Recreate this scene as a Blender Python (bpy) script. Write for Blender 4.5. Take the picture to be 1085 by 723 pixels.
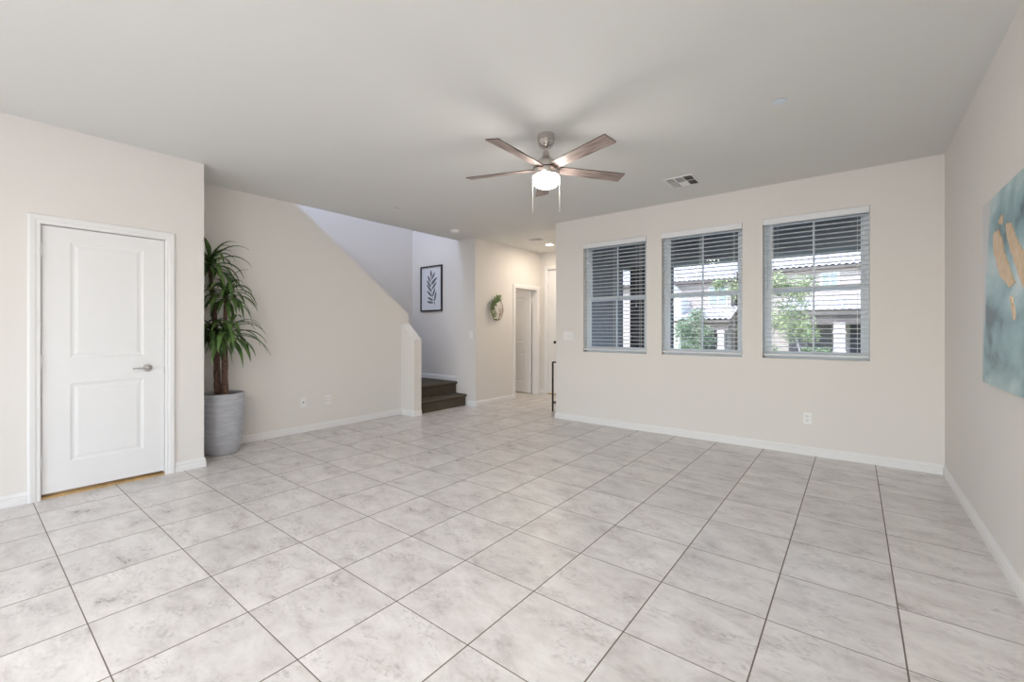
import bpy, bmesh, math, random
from mathutils import Vector, Matrix
for o in list(bpy.data.objects): bpy.data.objects.remove(o)
random.seed(7)
PI = math.pi
S = bpy.context.scene
C = S.collection
R = math.radians

# ------------------------------------------------------------------ camera
YAW = 0.6652
cam = bpy.data.cameras.new('camera'); co = bpy.data.objects.new('camera', cam); C.objects.link(co)
cam.sensor_width = 36; cam.lens = 462.4/1085*36; cam.shift_y = -11.1/1085
cam.clip_start = .05; cam.clip_end = 400
co.location = (0, 0, 1.2585); co.rotation_euler = (PI/2, 0, YAW)
S.camera = co
S.view_settings.view_transform = 'Standard'; S.view_settings.look = 'None'
S.view_settings.gamma = 1; S.view_settings.use_curve_mapping = False
S.view_settings.exposure = 0.21

# ------------------------------------------------------------------ sky, sun, daylight, room lamps and added fill
W = bpy.data.worlds.new('sky'); S.world = W; W.use_nodes = True
wn = W.node_tree; bg = wn.nodes['Background']
sky = wn.nodes.new('ShaderNodeTexSky'); sky.sky_type = 'NISHITA'; sky.sun_disc = False
sky.sun_elevation = R(50); sky.sun_rotation = R(200); sky.air_density = 1.0; sky.dust_density = 1.5
wn.links.new(sky.outputs[0], bg.inputs[0]); bg.inputs[1].default_value = 0.62

def sun(name, direction, energy, color, angle):
    l = bpy.data.lights.new(name, 'SUN'); l.energy = energy; l.color = color; l.angle = R(angle)
    o = bpy.data.objects.new(name, l); C.objects.link(o)
    o.rotation_euler = Vector(direction).to_track_quat('-Z', 'Y').to_euler(); o.location = (0, -8, 20)
def area(name, loc, direction, sx, sy, power, color):
    l = bpy.data.lights.new(name, 'AREA'); l.shape = 'RECTANGLE'; l.size = sx; l.size_y = sy
    l.energy = power; l.color = color
    o = bpy.data.objects.new(name, l); C.objects.link(o); o.location = loc
    o.rotation_euler = Vector(direction).to_track_quat('-Z', 'Y').to_euler()
sun('sun', (.35, .62, -.70), 2.7, (1, .97, .93), .6)
# fill lamp added inside the rear sliding door to brighten the room
area('back_door_fill', (-1.7, -3.38, 1.15), (.2, 1, .35), 3.0, 2.1, 44, (.92, .96, 1))
# unseen fill lamp added behind the camera, tilted towards the window wall
area('rear_ceiling_fill', (-.75, -1.3, 2.74), (-.06, .55, -1), 1.9, 1.4, 126, (1, .985, .955))
# daylight of the upstairs window over the stairs
area('upstairs_daylight', (-5.95, 2.9, 5.25), (0, .1, -1), 1.0, 3.2, 58, (.66, .76, 1))
# hall fixtures
area('hall_light', (-4.1, 6.55, 2.78), (0, 0, -1), .5, .5, 13, (1, .86, .70))
area('powder_room_light', (-5.9, 6.4, 2.78), (0, 0, -1), .5, .5, 7, (1, .88, .74))

# ------------------------------------------------------------------ materials
def mat(name, col, rough=.6, metal=0, spec=.4, noise=0, nscale=8, bump=0, bscale=200, emit=0, ecol=None, col2=None, stretch=None, coat=0):
    m = bpy.data.materials.new(name); m.use_nodes = True
    n = m.node_tree; b = n.nodes['Principled BSDF']
    b.inputs['Base Color'].default_value = (*col, 1); b.inputs['Roughness'].default_value = rough
    b.inputs['Metallic'].default_value = metal; b.inputs['Specular IOR Level'].default_value = spec
    b.inputs['Coat Weight'].default_value = coat
    tc = n.nodes.new('ShaderNodeTexCoord'); mp = n.nodes.new('ShaderNodeMapping')
    n.links.new(tc.outputs['Object'], mp.inputs[0])
    if stretch: mp.inputs['Scale'].default_value = stretch
    if noise or col2:
        t = n.nodes.new('ShaderNodeTexNoise'); t.inputs['Scale'].default_value = nscale; t.inputs['Detail'].default_value = 6
        n.links.new(mp.outputs[0], t.inputs['Vector'])
        r = n.nodes.new('ShaderNodeValToRGB'); n.links.new(t.outputs['Fac'], r.inputs[0])
        c2 = col2 if col2 else tuple(c*(1-noise) for c in col)
        r.color_ramp.elements[0].color = (*c2, 1); r.color_ramp.elements[1].color = (*col, 1)
        r.color_ramp.elements[0].position = .35; r.color_ramp.elements[1].position = .65
        n.links.new(r.outputs[0], b.inputs['Base Color'])
    if bump:
        t2 = n.nodes.new('ShaderNodeTexNoise'); t2.inputs['Scale'].default_value = bscale; t2.inputs['Detail'].default_value = 3
        n.links.new(mp.outputs[0], t2.inputs['Vector'])
        bp = n.nodes.new('ShaderNodeBump'); bp.inputs['Strength'].default_value = bump; bp.inputs['Distance'].default_value = .004
        n.links.new(t2.outputs['Fac'], bp.inputs['Height']); n.links.new(bp.outputs[0], b.inputs['Normal'])
    if emit:
        b.inputs['Emission Color'].default_value = (*(ecol or col), 1); b.inputs['Emission Strength'].default_value = emit
    return m
M = {}
M['wall'] = mat('wall_paint', (.785, .753, .722), .75, spec=.25, bump=.08, bscale=160)
M['ceiling'] = mat('ceiling_paint', (.80, .795, .77), .85, spec=.2, bump=.08, bscale=140)
M['trim'] = mat('white_semi_gloss_paint', (.84, .83, .83), .38, noise=.01)
M['door'] = mat('white_door_paint', (.84, .835, .84), .42, noise=.01)
M['vinyl'] = mat('skylight_tinted_vinyl', (.76, .83, .90), .4, noise=.01)  # white vinyl with the blue of the sky light mixed into its colour
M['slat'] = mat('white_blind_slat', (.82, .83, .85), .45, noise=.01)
M['plate'] = mat('white_plastic_plate', (.88, .87, .86), .35, noise=.01)
M['slot'] = mat('dark_slot', (.10, .09, .09), .6, noise=.05)
M['nickel'] = mat('brushed_nickel', (.70, .66, .63), .24, 1, noise=.12, nscale=40, stretch=(1, 1, 12))
M['chrome'] = mat('satin_chrome', (.62, .61, .60), .25, 1, noise=.05)
M['bladewood'] = mat('weathered_wood', (.40, .32, .29), .5, col2=(.16, .115, .10), nscale=5, stretch=(1.2, 16, 16))
M['bladeedge'] = mat('dark_wood_edge', (.07, .045, .04), .6, noise=.2)
M['globe'] = mat('frosted_lamp_glass', (1, .97, .92), .4, emit=52, ecol=(1, .955, .895))
M['led'] = mat('downlight_lens', (1, .95, .88), .4, emit=40, ecol=(1, .90, .74))
M['chain'] = mat('pale_metal_chain', (.55, .53, .50), .35, .6, noise=.05)
M['bark'] = mat('cane_bark', (.20, .12, .085), .85, col2=(.06, .035, .03), nscale=45, bump=.8, bscale=60, stretch=(1, 1, 2))
M['leaf'] = mat('long_leaf', (.125, .21, .055), .36, col2=(.03, .075, .022), nscale=9)
M['soil'] = mat('soil', (.10, .065, .045), .95, noise=.5, nscale=60, bump=1, bscale=80)
M['black'] = mat('black_metal', (.02, .018, .018), .4, noise=.1)
M['frame'] = mat('black_frame_wood', (.022, .02, .024), .45, noise=.2)
M['paper'] = mat('print_paper', (.76, .77, .82), .7, noise=.02)
M['ink'] = mat('grey_black_ink', (.09, .09, .11), .7, col2=(.20, .20, .23), nscale=60)
M['carpet'] = mat('brown_carpet', (.165, .14, .11), .98, spec=.05, col2=(.065, .053, .04), nscale=120, bump=1, bscale=350)
M['threshold'] = mat('oak_threshold', (.62, .40, .17), .5, noise=.3, nscale=15, stretch=(1, .2, 1))
M['hoop'] = mat('pale_wood_hoop', (.45, .34, .26), .6, noise=.2, nscale=30)
M['wleaf'] = mat('eucalyptus_leaf', (.30, .38, .19), .6, col2=(.10, .17, .06), nscale=40)
M['blossom'] = mat('cream_blossom', (.70, .62, .54), .7, noise=.1)
M['glassframe'] = mat('dark_opening', (.03, .03, .035), .5, noise=.2)
# exterior
M['stucco'] = mat('taupe_stucco', (.40, .355, .345), .9, noise=.08, nscale=6, bump=.3, bscale=60)
M['greystucco'] = mat('grey_stucco', (.42, .41, .44), .9, noise=.15, nscale=10, bump=.3, bscale=60)
M['cream'] = mat('cream_stucco', (.74, .71, .69), .9, noise=.05, nscale=6)
M['pillar'] = mat('pinkish_stucco', (.42, .38, .375), .9, noise=.08)
M['siding'] = mat('brown_siding', (.30, .26, .25), .8, noise=.15, nscale=4)
M['beam'] = mat('porch_beam_paint', (.33, .325, .34), .8, noise=.05)
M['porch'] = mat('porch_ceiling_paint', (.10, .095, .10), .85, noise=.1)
M['stone'] = mat('dark_ledge_stone', (.10, .095, .105), .9, col2=(.03, .03, .035), nscale=7, bump=1, bscale=12, stretch=(1, 1, 3))
M['rooftile'] = mat('pale_concrete_roof_tile', (.56, .545, .56), .85, col2=(.38, .365, .38), nscale=1.8)
M['fascia'] = mat('brown_fascia', (.13, .11, .11), .7, noise=.1)
M['garage'] = mat('garage_door_paint', (.06, .058, .072), .7, noise=.1)
M['concrete'] = mat('concrete', (.52, .50, .48), .9, noise=.12, nscale=3)
M['asphalt'] = mat('asphalt', (.30, .30, .31), .95, noise=.15, nscale=5)
M['grass'] = mat('lawn', (.27, .33, .14), .95, noise=.5, nscale=14)
M['treeleaf'] = mat('light_green_leaf', (.44, .50, .27), .55, col2=(.17, .24, .10), nscale=1.5)
M['bushleaf'] = mat('grey_green_leaf', (.30, .38, .25), .6, col2=(.13, .20, .10), nscale=2)
M['treebark'] = mat('pale_bark', (.48, .44, .40), .9, noise=.3, nscale=12)
for k in ('leaf', 'treeleaf', 'bushleaf', 'wleaf'):
    b = M[k].node_tree.nodes['Principled BSDF']; b.inputs['Transmission Weight'].default_value = 0
def glass():
    m = bpy.data.materials.new('window_glass'); m.use_nodes = True; n = m.node_tree
    out = n.nodes['Material Output']; n.nodes.remove(n.nodes['Principled BSDF'])
    tr = n.nodes.new('ShaderNodeBsdfTransparent'); tr.inputs[0].default_value = (.95, .97, .98, 1)
    gl = n.nodes.new('ShaderNodeBsdfGlossy'); gl.inputs['Roughness'].default_value = .02
    fr = n.nodes.new('ShaderNodeFresnel'); fr.inputs[0].default_value = 1.45
    mx = n.nodes.new('ShaderNodeMixShader')
    k_ = n.nodes.new('ShaderNodeMath'); k_.operation = 'MULTIPLY'; k_.inputs[1].default_value = .2; n.links.new(fr.outputs[0], k_.inputs[0]); n.links.new(k_.outputs[0], mx.inputs[0]); n.links.new(tr.outputs[0], mx.inputs[1]); n.links.new(gl.outputs[0], mx.inputs[2])
    n.links.new(mx.outputs[0], out.inputs[0]); return m
M['glass'] = glass()
M['farglass'] = mat('reflective_far_glass', (.22, .30, .36), .08, noise=.2, nscale=.6, spec=.8)

def floor_mat():
    m = bpy.data.materials.new('marbled_floor_tile'); m.use_nodes = True; n = m.node_tree; L = n.links.new
    b = n.nodes['Principled BSDF']
    def nd(t, **k):
        x = n.nodes.new(t)
        for a, v in k.items(): setattr(x, a, v)
        return x
    def mth(op, a, bb=None):
        x = nd('ShaderNodeMath', operation=op)
        for i, v in enumerate((a, bb)):
            if v is None: continue
            if isinstance(v, (int, float)): x.inputs[i].default_value = v
            else: L(v, x.inputs[i])
        return x.outputs[0]
    tc = nd('ShaderNodeTexCoord'); sp = nd('ShaderNodeSeparateXYZ'); L(tc.outputs['Object'], sp.inputs[0])
    T = .4572
    u = mth('DIVIDE', mth('SUBTRACT', sp.outputs[0], .151+.004), T)
    v = mth('DIVIDE', mth('SUBTRACT', sp.outputs[1], .349), T)
    def edge(a):
        f = mth('FRACT', a); return mth('MINIMUM', f, mth('SUBTRACT', 1., f))
    # the joints running away from the window wall are a little wider
    gu = mth('LESS_THAN', edge(u), .0030/T); gv = mth('LESS_THAN', edge(v), .0022/T)
    g = mth('MAXIMUM', gu, gv)
    cell = nd('ShaderNodeCombineXYZ'); L(mth('FLOOR', u), cell.inputs[0]); L(mth('FLOOR', v), cell.inputs[1])
    wn_ = nd('ShaderNodeTexWhiteNoise'); L(cell.outputs[0], wn_.inputs[0])
    off = nd('ShaderNodeVectorMath', operation='SCALE'); L(wn_.outputs['Color'], off.inputs[0]); off.inputs['Scale'].default_value = 30
    ad = nd('ShaderNodeVectorMath', operation='ADD'); L(tc.outputs['Object'], ad.inputs[0]); L(off.outputs[0], ad.inputs[1])
    mp = nd('ShaderNodeMapping'); L(ad.outputs[0], mp.inputs[0]); mp.inputs['Rotation'].default_value = (0, 0, .5); mp.inputs['Scale'].default_value = (1, 1.7, 1)
    n1 = nd('ShaderNodeTexNoise'); n1.inputs['Scale'].default_value = 4.2; n1.inputs['Detail'].default_value = 9; n1.inputs['Roughness'].default_value = .72; n1.inputs['Distortion'].default_value = .35
    L(mp.outputs[0], n1.inputs['Vector'])
    r1 = nd('ShaderNodeValToRGB'); L(n1.outputs['Fac'], r1.inputs[0])
    e = r1.color_ramp.elements
    e[0].position = .30; e[0].color = (.46, .425, .41, 1); e[1].position = .62; e[1].color = (.75, .72, .70, 1)
    x = e.new(.46); x.color = (.645, .61, .59, 1)
    n2 = nd('ShaderNodeTexNoise'); n2.inputs['Scale'].default_value = 38; n2.inputs['Detail'].default_value = 7; n2.inputs['Distortion'].default_value = .5
    L(mp.outputs[0], n2.inputs['Vector'])
    n3 = nd('ShaderNodeTexNoise'); n3.inputs['Scale'].default_value = 5; n3.inputs['Detail'].default_value = 3; L(mp.outputs[0], n3.inputs['Vector'])
    sp1 = nd('ShaderNodeMapRange'); L(n2.outputs['Fac'], sp1.inputs[0]); sp1.inputs[1].default_value = .48; sp1.inputs[2].default_value = .68
    sp2 = nd('ShaderNodeMapRange'); L(n3.outputs['Fac'], sp2.inputs[0]); sp2.inputs[1].default_value = .47; sp2.inputs[2].default_value = .62
    spk = mth('MULTIPLY', mth('MULTIPLY', sp1.outputs[0], sp2.outputs[0]), .48)
    mx = nd('ShaderNodeMix', data_type='RGBA'); L(spk, mx.inputs[0]); L(r1.outputs[0], mx.inputs[6]); mx.inputs[7].default_value = (.30, .275, .265, 1)
    # per tile brightness
    hv = nd('ShaderNodeHueSaturation'); L(mx.outputs[2], hv.inputs['Color'])
    L(mth('ADD', mth('MULTIPLY', wn_.outputs['Value'], .09), .955), hv.inputs['Value'])
    gx = nd('ShaderNodeMix', data_type='RGBA'); L(g, gx.inputs[0]); L(hv.outputs[0], gx.inputs[6]); gx.inputs[7].default_value = (.15, .118, .095, 1)
    L(gx.outputs[2], b.inputs['Base Color'])
    rr = mth('ADD', mth('MULTIPLY', g, .45), mth('ADD', mth('MULTIPLY', n1.outputs['Fac'], .16), .22))
    L(rr, b.inputs['Roughness']); b.inputs['Specular IOR Level'].default_value = .62
    bp = nd('ShaderNodeBump'); bp.inputs['Strength'].default_value = .35; bp.inputs['Distance'].default_value = .002
    L(mth('SUBTRACT', mth('MULTIPLY', n2.outputs['Fac'], .12), g), bp.inputs['Height']); L(bp.outputs[0], b.inputs['Normal'])
    return m
M['floor'] = floor_mat()

def painting_mat():
    m = bpy.data.materials.new('abstract_teal_paint'); m.use_nodes = True; n = m.node_tree; L = n.links.new
    b = n.nodes['Principled BSDF']; b.inputs['Roughness'].default_value = .35
    tc = n.nodes.new('ShaderNodeTexCoord')
    def nz(scale, det, dist, off=(0, 0, 0)):
        mp = n.nodes.new('ShaderNodeMapping'); mp.inputs['Location'].default_value = off; mp.inputs['Scale'].default_value = (1, .5, 1); L(tc.outputs['Object'], mp.inputs[0])
        t = n.nodes.new('ShaderNodeTexNoise'); t.inputs['Scale'].default_value = scale; t.inputs['Detail'].default_value = det
        t.inputs['Distortion'].default_value = dist; L(mp.outputs[0], t.inputs['Vector']); return t.outputs['Fac']
    r = n.nodes.new('ShaderNodeValToRGB'); L(nz(3.4, 9, .45), r.inputs[0]); e = r.color_ramp.elements
    e[0].position = .36; e[0].color = (.07, .13, .16, 1); e[1].position = .70; e[1].color = (.62, .70, .72, 1)
    for p, c in ((.42, (.20, .34, .38)), (.50, (.30, .47, .50)), (.58, (.46, .60, .62))):
        x = e.new(p); x.color = (*c, 1)
    # pale upper left corner: depends on height and on how far along the canvas, broken by noise
    sp = n.nodes.new('ShaderNodeSeparateXYZ'); L(tc.outputs['Object'], sp.inputs[0])
    def mth(op, a, bb):
        x = n.nodes.new('ShaderNodeMath'); x.operation = op
        for i, v in enumerate((a, bb)):
            if isinstance(v, (int, float)): x.inputs[i].default_value = v
            else: L(v, x.inputs[i])
        return x.outputs[0]
    # local y 0 (far edge) .. -1.2, local z 0 .. 1.07 ; far top corner is whitish
    q = mth('ADD', mth('ADD', mth('MULTIPLY', sp.outputs[2], .21), sp.outputs[1]), mth('MULTIPLY', mth('SUBTRACT', nz(7, 5, .5, (3, 1, 2)), .5), .10))
    mr = n.nodes.new('ShaderNodeMapRange'); L(q, mr.inputs[0]); mr.inputs[1].default_value = .0; mr.inputs[2].default_value = .05
    mx = n.nodes.new('ShaderNodeMix'); mx.data_type = 'RGBA'; L(mr.outputs[0], mx.inputs[0]); L(r.outputs[0], mx.inputs[6]); mx.inputs[7].default_value = (.62, .62, .63, 1)
    L(mx.outputs[2], b.inputs['Base Color']); return m
M['art'] = painting_mat()
M['gold'] = mat('gold_leaf', (.72, .50, .28), .45, .35, col2=(.80, .62, .45), nscale=25, bump=1, bscale=50)

# ------------------------------------------------------------------ helpers
def obj(name, bm, m, parent=None, smooth=False, loc=None, rot=None):
    bmesh.ops.recalc_face_normals(bm, faces=bm.faces)
    me = bpy.data.meshes.new(name); bm.to_mesh(me); bm.free()
    for mm in (m if isinstance(m, (list, tuple)) else [m]): me.materials.append(mm)
    if smooth:
        for p in me.polygons: p.use_smooth = True
        me.set_sharp_from_angle(angle=R(32))
    o = bpy.data.objects.new(name, me); C.objects.link(o)
    if parent: o.parent = parent
    if loc: o.location = loc
    if rot: o.rotation_euler = rot
    return o
def NB(): return bmesh.new()
def bx(bm, x0, x1, y0, y1, z0, z1, mi=0, bev=0, mtx=None):
    vs = [bm.verts.new((x, y, z)) for x in (x0, x1) for y in (y0, y1) for z in (z0, z1)]
    fs = [bm.faces.new([vs[i] for i in q]) for q in ((0, 1, 3, 2), (4, 6, 7, 5), (0, 4, 5, 1), (2, 3, 7, 6), (0, 2, 6, 4), (1, 5, 7, 3))]
    for f in fs: f.material_index = mi
    if bev:
        es = list({e for f in fs for e in f.edges})
        r = bmesh.ops.bevel(bm, geom=es, offset=bev, segments=2, affect='EDGES', profile=.6)
        vs = list({v for v in vs if v.is_valid} | {v for f in r['faces'] for v in f.verts})
    if mtx is not None: bmesh.ops.transform(bm, matrix=mtx, verts=vs)
    return vs
def prism(bm, pts, axis, a, b, mi=0):
    """pts: 2D outline; axis 'x': pts are (y,z) extruded in x from a to b; 'y': (x,z); 'z': (x,y)"""
    def P(p, t):
        return {'x': (t, p[0], p[1]), 'y': (p[0], t, p[1]), 'z': (p[0], p[1], t)}[axis]
    A = [bm.verts.new(P(p, a)) for p in pts]; B = [bm.verts.new(P(p, b)) for p in pts]
    fs = [bm.faces.new(A), bm.faces.new(B[::-1])]
    for i in range(len(pts)):
        j = (i+1) % len(pts); fs.append(bm.faces.new((A[i], B[i], B[j], A[j])))
    for f in fs: f.material_index = mi
    return A+B
def lathe(bm, prof, seg=32, c=(0, 0, 0)):
    rings = []
    for r, z in prof:
        if r < 1e-6: rings.append([bm.verts.new((c[0], c[1], c[2]+z))])
        else: rings.append([bm.verts.new((c[0]+r*math.cos(2*PI*i/seg), c[1]+r*math.sin(2*PI*i/seg), c[2]+z)) for i in range(seg)])
    for A, B in zip(rings, rings[1:]):
        for i in range(seg):
            j = (i+1) % seg
            if len(A) == 1 and len(B) == 1: continue
            if len(A) == 1: bm.faces.new((A[0], B[i], B[j]))
            elif len(B) == 1: bm.faces.new((A[i], A[j], B[0]))
            else: bm.faces.new((A[i], A[j], B[j], B[i]))
def tube(bm, pts, rad, seg=8, cap=True):
    pts = [Vector(p) for p in pts]; n = len(pts)
    if not isinstance(rad, (list, tuple)): rad = [rad]*n
    rings = []; up = None
    for i, p in enumerate(pts):
        t = (pts[min(i+1, n-1)]-pts[max(i-1, 0)]).normalized()
        if up is None: up = Vector((0, 0, 1)) if abs(t.z) < .9 else Vector((1, 0, 0))
        s = t.cross(up).normalized(); up = s.cross(t).normalized()
        rings.append([bm.verts.new(p+rad[i]*(math.cos(2*PI*k/seg)*s+math.sin(2*PI*k/seg)*up)) for k in range(seg)])
    for A, B in zip(rings, rings[1:]):
        for k in range(seg): bm.faces.new((A[k], A[(k+1) % seg], B[(k+1) % seg], B[k]))
    if cap: bm.faces.new(rings[0][::-1]); bm.faces.new(rings[-1])
def thing(name, label, cat, loc=(0, 0, 0), rotz=0, group=None):
    o = bpy.data.objects.new(name, None); C.objects.link(o); o.empty_display_size = .1
    o.location = loc; o.rotation_euler = (0, 0, rotz); o['label'] = label; o['category'] = cat
    if group: o['group'] = group
    return o
def tag(o, label, cat, group=None):
    o['label'] = label; o['category'] = cat
    if group: o['group'] = group
    return o
def struct(name, bm, m, parent=None, **k):
    o = obj(name, bm, m, parent, **k)
    if not parent: o['kind'] = 'structure'
    return o

# ------------------------------------------------------------------ room dimensions
H = 2.80; XR = .62; XL = -4.74; XS = -5.35; YW = 5.32; YB = -3.5; XH = -4.94; YE = 7.22; XC = -3.37
YL = 1.42; YF = 5.31; XSW = -6.55

# ------------------------------------------------------------------ shell
bm = NB(); bx(bm, -6.7, XR+.12, YB-.12, YE+.14, -.12, 0); fl = struct('floor', bm, M['floor'])
bm = NB(); bx(bm, XS, XR+.12, YB-.12, YE+.14, H, H+.3); bx(bm, -6.7, XS, YF+.12, YE+.14, H, H+.3); bx(bm, -6.7, XS, YB-.12, .3, H, H+.3)
struct('ceiling', bm, M['ceiling'])
bm = NB(); bx(bm, XR, XR+.12, YB-.12, YW+.18, 0, H); struct('wall_right', bm, M['wall'])
# window wall with three openings
wins = [(-2.93, -2.041), (-1.852, -.966), (-.771, .114)]; WZ0, WZ1 = .967, 2.443
bm = NB(); xs = XC
for a, b_ in wins:
    bx(bm, xs, a, YW, YW+.18, 0, H); bx(bm, a, b_, YW, YW+.18, 0, WZ0); bx(bm, a, b_, YW, YW+.18, WZ1, H); xs = b_
bx(bm, xs, XR, YW, YW+.18, 0, H)
bmesh.ops.remove_doubles(bm, verts=bm.verts, dist=1e-5)
struct('wall_front', bm, M['wall'])
# left wall with the closet door opening
D1Y0, D1Y1, DH = .388, 1.132, 2.052
bm = NB()
bx(bm, XL-.12, XL, YB-.12, D1Y0, 0, H); bx(bm, XL-.12, XL, D1Y1, YL, 0, H); bx(bm, XL-.12, XL, D1Y0, D1Y1, DH, H)
bx(bm, XS-.12, XL-.12, YL-.12, YL, 0, H)
struct('wall_left', bm, M['wall'])
bm = NB(); bx(bm, XL-.5, XL-.42, D1Y0-.1, D1Y1+.1, 0, H); struct('closet_light_block', bm, M['wall'])  # unseen slab behind the closet door, added to stop light leaking in
# wall below the stairs, with its sloping top and the low return beside the first steps
bm = NB()
prism(bm, [(YL, 0), (4.26, 0), (4.26, 1.515), (2.555, H), (YL, H)], 'x', XS-.12, XS)
prism(bm, [(XS, 0), (-5.05, 0), (-5.05, 1.126), (XS, 1.384)], 'y', 4.13, 4.26)
struct('wall_stairs', bm, M['wall'])
# stairwell shell
bm = NB()
bx(bm, XSW-.12, XSW, .3, YF+.12, 0, 5.5)
bx(bm, XSW, XS, .18, .3, 0, 5.5); bx(bm, XS, XS+.12, .3, YF+.12, H+.3, 5.5)
bx(bm, XSW, XS, .18, YF+.12, 5.4, 5.5)
struct('wall_stairwell', bm, M['wall'])
bm = NB(); bx(bm, XSW, XH, YF, YF+.12, 0, H); bx(bm, XSW, XS, YF, YF+.12, H, 5.4); struct('wall_landing', bm, M['wall'])
# hall
HY0, HY1 = 6.395, 7.10
bm = NB()
bx(bm, XH-.12, XH, YF+.12, HY0, 0, H); bx(bm, XH-.12, XH, HY1, YE, 0, H); bx(bm, XH-.12, XH, HY0, HY1, DH, H)
struct('wall_hall', bm, M['wall'])
FX0, FX1, FH = -4.775, -3.86, 2.46
bm = NB()
bx(bm, XH-.12, FX0, YE, YE+.14, 0, H); bx(bm, FX1, XC, YE, YE+.14, 0, H); bx(bm, FX0, FX1, YE, YE+.14, FH, H)
bx(bm, -6.62, XH-.12, YE, YE+.14, 0, H); bx(bm, -6.7, -6.55, YF+.12, YE, 0, H)
struct('wall_entry', bm, M['wall'])
bm = NB(); bx(bm, XC, XC+.13, YW+.18, 7.3, 0, H); struct('wall_porch_side', bm, [M['wall']])
bm = NB(); bx(bm, XC+.13, XC+.145, YW+.18, 7.3, -.1, H); struct('trim_1', bm, M['greystucco'])
# back wall with a sliding door opening
bm = NB()
bx(bm, -6.0, -4.1, YB-.12, YB, 0, H); bx(bm, -.3, XR, YB-.12, YB, 0, H); bx(bm, -4.1, -.3, YB-.12, YB, 2.3, H)
struct('wall_back', bm, M['wall'])
bm = NB()
for x in (-4.1, -2.22, -.36): bx(bm, x, x+.06, YB-.09, YB-.03, .03, 2.3)
bx(bm, -4.1, -.3, YB-.09, YB-.03, 0, .04); bx(bm, -4.1, -.3, YB-.09, YB-.03, 2.25, 2.3)
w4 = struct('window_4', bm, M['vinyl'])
bm = NB(); bx(bm, -4.04, -2.22, YB-.065, YB-.06, .04, 2.25); bx(bm, -2.16, -.36, YB-.065, YB-.06, .04, 2.25); obj('pane', bm, M['glass'], w4)

# ------------------------------------------------------------------ baseboards
PR = [(0, 0), (.013, 0), (.013, .046), (.010, .050), (.010, .058), (.013, .061), (.011, .069), (.006, .073), (.006, .080), (.003, .086), (0, .086)]
def base(name, path, z=0, side=1):
    """path of floor points; the room is on the left side of travel when side=1"""
    bm = NB(); pts = [Vector((p[0], p[1])) for p in path]; rings = []
    n = len(pts)
    for i, p in enumerate(pts):
        def nrm(a, b):
            d = (b-a).normalized(); return Vector((-d.y, d.x))*side
        if i == 0: nv = nrm(pts[0], pts[1]); k = 1
        elif i == n-1: nv = nrm(pts[-2], pts[-1]); k = 1
        else:
            a, b = nrm(pts[i-1], p), nrm(p, pts[i+1]); nv = (a+b).normalized(); k = 1/max(.3, nv.dot(a))
        rings.append([bm.verts.new((p.x+nv.x*o*k, p.y+nv.y*o*k, z+h)) for o, h in PR])
    for A, B in zip(rings, rings[1:]):
        for j in range(len(PR)): bm.faces.new((A[j], A[(j+1) % len(PR)], B[(j+1) % len(PR)], B[j]))
    bm.faces.new(rings[0]); bm.faces.new(rings[-1][::-1])
    return struct(name, bm, M['trim'])
CW = .066   # casing width
base('baseboard_front', [(XR, YW), (XC, YW), (XC, YW+.3), (XC, 7.2)], side=1)
base('baseboard_right', [(XR, YB), (XR, YW)], side=1)
base('baseboard_left', [(XL, D1Y0-CW), (XL, YB)], side=1)
base('baseboard_alcove', [(-5.05, 4.26), (-5.05, 4.13), (XS, 4.13), (XS, YL), (XL, YL), (XL, D1Y1+CW)], side=1)
base('baseboard_hall', [(XH, HY0-CW), (XH, YF), (-5.11, YF)], side=1)
base('baseboard_entry', [(FX0-CW, YE), (XH, YE), (XH, HY1+CW)], side=1)
base('baseboard_landing', [(XS, YF), (XSW, YF)], z=.392, side=1)

# ------------------------------------------------------------------ doors
def panel_face(bm, w, h, panels, y0, sgn):
    xs = sorted({0, w, *[p for a in panels for p in (a[0], a[1])]}); zs = sorted({0, h, *[p for a in panels for p in (a[2], a[3])]})
    for i in range(len(xs)-1):
        for j in range(len(zs)-1):
            x0, x1, z0, z1 = xs[i], xs[i+1], zs[j], zs[j+1]
            if any(abs(x0-p[0]) < 1e-6 and abs(z0-p[2]) < 1e-6 for p in panels):
                prev = None
                for ins, dep in ((0, 0), (.012, .005), (.024, .006), (.046, .0015)):
                    y = y0+sgn*dep
                    lp = [bm.verts.new(q) for q in ((x0+ins, y, z0+ins), (x1-ins, y, z0+ins), (x1-ins, y, z1-ins), (x0+ins, y, z1-ins))]
                    if prev:
                        for k in range(4): bm.faces.new((prev[k], prev[(k+1) % 4], lp[(k+1) % 4], lp[k]))
                    prev = lp
                bm.faces.new(prev)
            else:
                bm.faces.new([bm.verts.new(q) for q in ((x0, y0, z0), (x1, y0, z0), (x1, y0, z1), (x0, y0, z1))])
def leaf_bm(w, h, panels, t=.036):
    bm = NB(); panel_face(bm, w, h, panels, 0, 1); panel_face(bm, w, h, panels, t, -1)
    for q in (((0, 0, 0), (0, t, 0), (0, t, h), (0, 0, h)), ((w, 0, 0), (w, t, 0), (w, t, h), (w, 0, h)), ((0, 0, 0), (w, 0, 0), (w, t, 0), (0, t, 0)), ((0, 0, h), (w, 0, h), (w, t, h), (0, t, h))):
        bm.faces.new([bm.verts.new(p) for p in q])
    bmesh.ops.remove_doubles(bm, verts=bm.verts, dist=1e-5); return bm
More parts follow.
